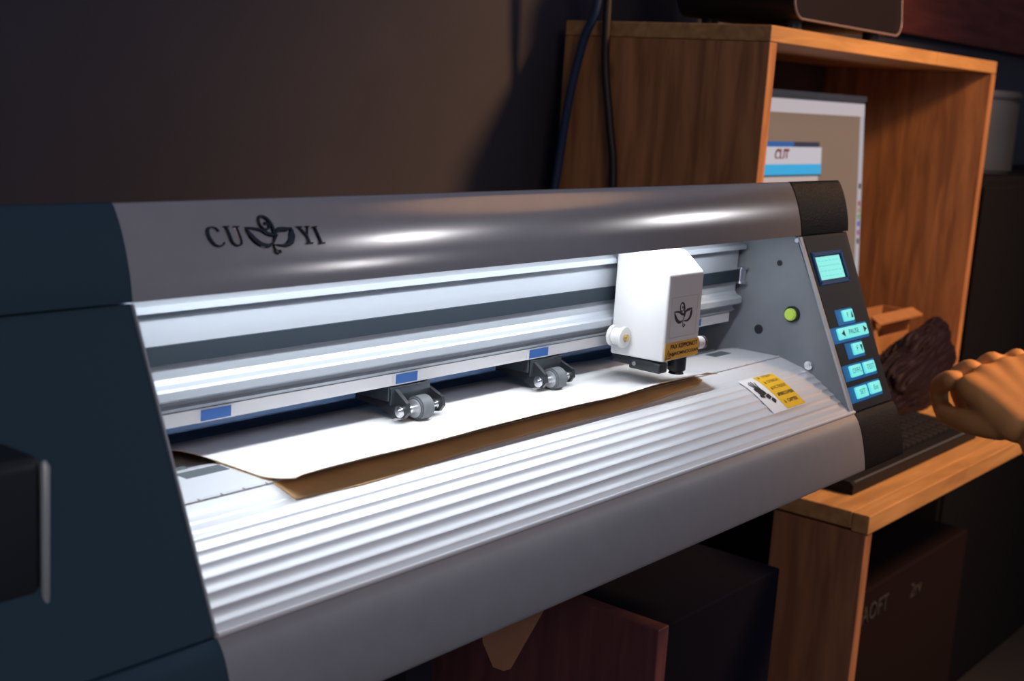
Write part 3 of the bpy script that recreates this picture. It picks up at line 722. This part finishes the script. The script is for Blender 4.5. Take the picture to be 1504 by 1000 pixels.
bm = bmesh.new(); cyl(bm, (2.47, .48, .084), (0, 0, 1), .095, .154, 48, bev=.006); o = mesh_obj('canister_body', bm, GM, smooth=40); o.data.transform(Matrix.Translation(-CN.location)); o.parent = CN
bm = bmesh.new(); cyl(bm, (2.47, .48, .171), (0, 0, 1), .098, .016, 48, bev=.004); cyl(bm, (2.47, .48, .184), (0, 0, 1), .016, .014, 20, bev=.003); o = mesh_obj('lid', bm, GM, smooth=40); o.data.transform(Matrix.Translation(-CN.location)); o.parent = CN

# cables hanging beside the shelf
def cable(name, pts, r, m, label):
    bm = bmesh.new(); tube(bm, smooth_path(pts, 8), r, 10); tag(mesh_obj(name, bm, m, smooth=60), label, 'cable')
cable('blue_cable', [(1.085, .50, .75), (1.092, .512, .36), (1.100, .512, .2432), (1.100, .531, .1886), (1.10, .549, .1047), (1.10, .5624, -.0147), (1.08, .575, -.25), (1.02, .58, -.60), (1.0, .56, -1.11)], .0062, mat('navy_cable', (.014, .035, .09), .4), 'dark blue cable hanging at the left back of the pine box shelf')
cable('black_cable', [(1.10, .52, .75), (1.108, .505, .40), (1.110, .5016, .2164), (1.112, .4991, .1532), (1.112, .4855, .0808), (1.112, .4721, -.0014), (1.10, .46, -.20), (1.06, .45, -.60), (1.05, .44, -1.11)], .0058, mat('black_cable_rubber', (.014, .010, .012), .5), 'black cable hanging in front of the left side of the pine box shelf')

# ------------------------------------------------------------------ the person's hand and forearm
SKIN = mat('skin', (.68, .33, .12), .55, bump=.15, bscale=180, noise_amt=.06, nscale=40)
def skin_chain(bmesh_target, pts, rads):
    me = bpy.data.meshes.new('c'); me.from_pydata([tuple(p) for p in pts], [(i, i + 1) for i in range(len(pts) - 1)], [])
    o = bpy.data.objects.new('c', me); COL.objects.link(o)
    md = o.modifiers.new('k', 'SKIN'); 
    if not me.skin_vertices: me.skin_vertices.new(name='')
    for i, r in enumerate(rads):
        me.skin_vertices[0].data[i].radius = (r, r) if not isinstance(r, tuple) else r
    me.skin_vertices[0].data[0].use_root = True
    sb = o.modifiers.new('s', 'SUBSURF'); sb.levels = 2
    dg = bpy.context.evaluated_depsgraph_get(); m2 = bpy.data.meshes.new_from_object(o.evaluated_get(dg))
    bmesh_target.from_mesh(m2); bpy.data.objects.remove(o); bpy.data.meshes.remove(m2); bpy.data.meshes.remove(me)
def V3(a): return Vector(a)
W = Vector((1.0495, -.1492, -.2007)); K = Vector((1.0905, -.0717, -.1543)); HS = 1.22
ax = (K - W).normalized()                               # wrist to knuckles
up = Vector((-.66, -.46, .60)); up = (up - ax * up.dot(ax)).normalized()   # back of the hand
sd = ax.cross(up)                                        # towards the little finger side
def H(a, s, u): return W + (ax * a + sd * s + up * u) * HS
bm = bmesh.new()
skin_chain(bm, [Vector((.78, -.46, -.345)), Vector((.9017, -.3144, -.2778)), Vector((1.0078, -.2045, -.2318)), W], [.058, .050, .040, .034])
for s0, s1, ln, cu in ((-.0285, -.034, .92, 1.0), (-.010, -.012, 1.0, 1.05), (.0095, .011, .96, 1.1), (.027, .032, .80, 1.2)):
    skin_chain(bm, [H(-.01, s0 * .5, 0), H(.035, s0 * .8, .003), H(.082 - abs(s1) * .25, s1, .004)], [.020 * HS, .0175 * HS, .0135 * HS])
    p = H(.082 - abs(s1) * .25, s1, .004); pts = [p]; ang = 0
    for seg, da in ((.044, 50), (.027, 62), (.021, 38)):
        ang += da * cu; d = ax * math.cos(math.radians(ang)) - up * math.sin(math.radians(ang)) + sd * s1 * 1.5
        p = p + d.normalized() * seg * ln * HS; pts.append(p)
    skin_chain(bm, pts, [.0125 * HS, .0108 * HS, .0092 * HS, .0076 * HS])
skin_chain(bm, [H(.010, -.016, -.006), H(.038, -.038, -.018), H(.066, -.046, -.034), H(.086, -.036, -.046)], [.018 * HS, .0145 * HS, .0112 * HS, .0088 * HS])
me = bpy.data.meshes.new('person'); bm.to_mesh(me); bm.free(); me.materials.append(SKIN)
PER = bpy.data.objects.new('person', me); COL.objects.link(PER)
rm = PER.modifiers.new('r', 'REMESH'); rm.mode = 'VOXEL'; rm.voxel_size = .0026; rm.use_smooth_shade = True
sm = PER.modifiers.new('m', 'SMOOTH'); sm.factor = .7; sm.iterations = 26
tag(PER, 'hand and bare forearm of a person reaching in from the right above the desk', 'person')

# ------------------------------------------------------------------ light
def area(name, loc, target, sx, sy, power, col, spread=None):
    l = bpy.data.lights.new(name, 'AREA'); l.shape = 'RECTANGLE'; l.size = sx; l.size_y = sy; l.energy = power; l.color = col
    if spread: l.spread = math.radians(spread)
    o = bpy.data.objects.new(name, l); COL.objects.link(o); o.location = loc
    o.rotation_euler = (Vector(target) - Vector(loc)).to_track_quat('-Z', 'Y').to_euler()
    return o
def spot_ball(name, loc, power, col, r):
    l = bpy.data.lights.new(name, 'POINT'); l.energy = power; l.color = col; l.shadow_soft_size = r
    o = bpy.data.objects.new(name, l); COL.objects.link(o); o.location = loc; return o
o = area('bay_led_light', (.335, .0085, .0120), (.335, .020, -.08), .66, .005, .92, (.90, .95, 1.0))
spot_ball('orange_room_lamp', (1.75, -.70, .95), 1.5, (1.0, .55, .25), .25)
l = bpy.data.lights.new('orange_desk_lamp', 'SPOT'); l.energy = 150; l.color = (1.0, .53, .22); l.spot_size = math.radians(80); l.spot_blend = .9; l.shadow_soft_size = .12
lo = bpy.data.objects.new('orange_desk_lamp', l); COL.objects.link(lo); lo.location = (1.70, -.95, .95)
lo.rotation_euler = (Vector((1.62, .25, -.20)) - lo.location).to_track_quat('-Z', 'Y').to_euler()
spot_ball('room_tube', (1.80, -1.34, .72), 2.6, (.95, .97, 1.0), .03)
spot_ball('room_tube', (2.42, -1.01, .55), 2.6, (.95, .97, 1.0), .03)
spot_ball('room_tube', (1.69, -1.54, .33), 1.2, (.95, .97, 1.0), .03)
spot_ball('warm_fill_lamp', (-1.2, -2.2, 1.2), 50, (1.0, .70, .54), .4)
w = bpy.data.worlds.new('World'); SC.world = w; w.use_nodes = True
w.node_tree.nodes['Background'].inputs[0].default_value = (.55, .68, 1.0, 1); w.node_tree.nodes['Background'].inputs[1].default_value = .18
SC.view_settings.view_transform = 'Standard'; SC.view_settings.look = 'None'; SC.view_settings.gamma = 1; SC.view_settings.exposure = 0
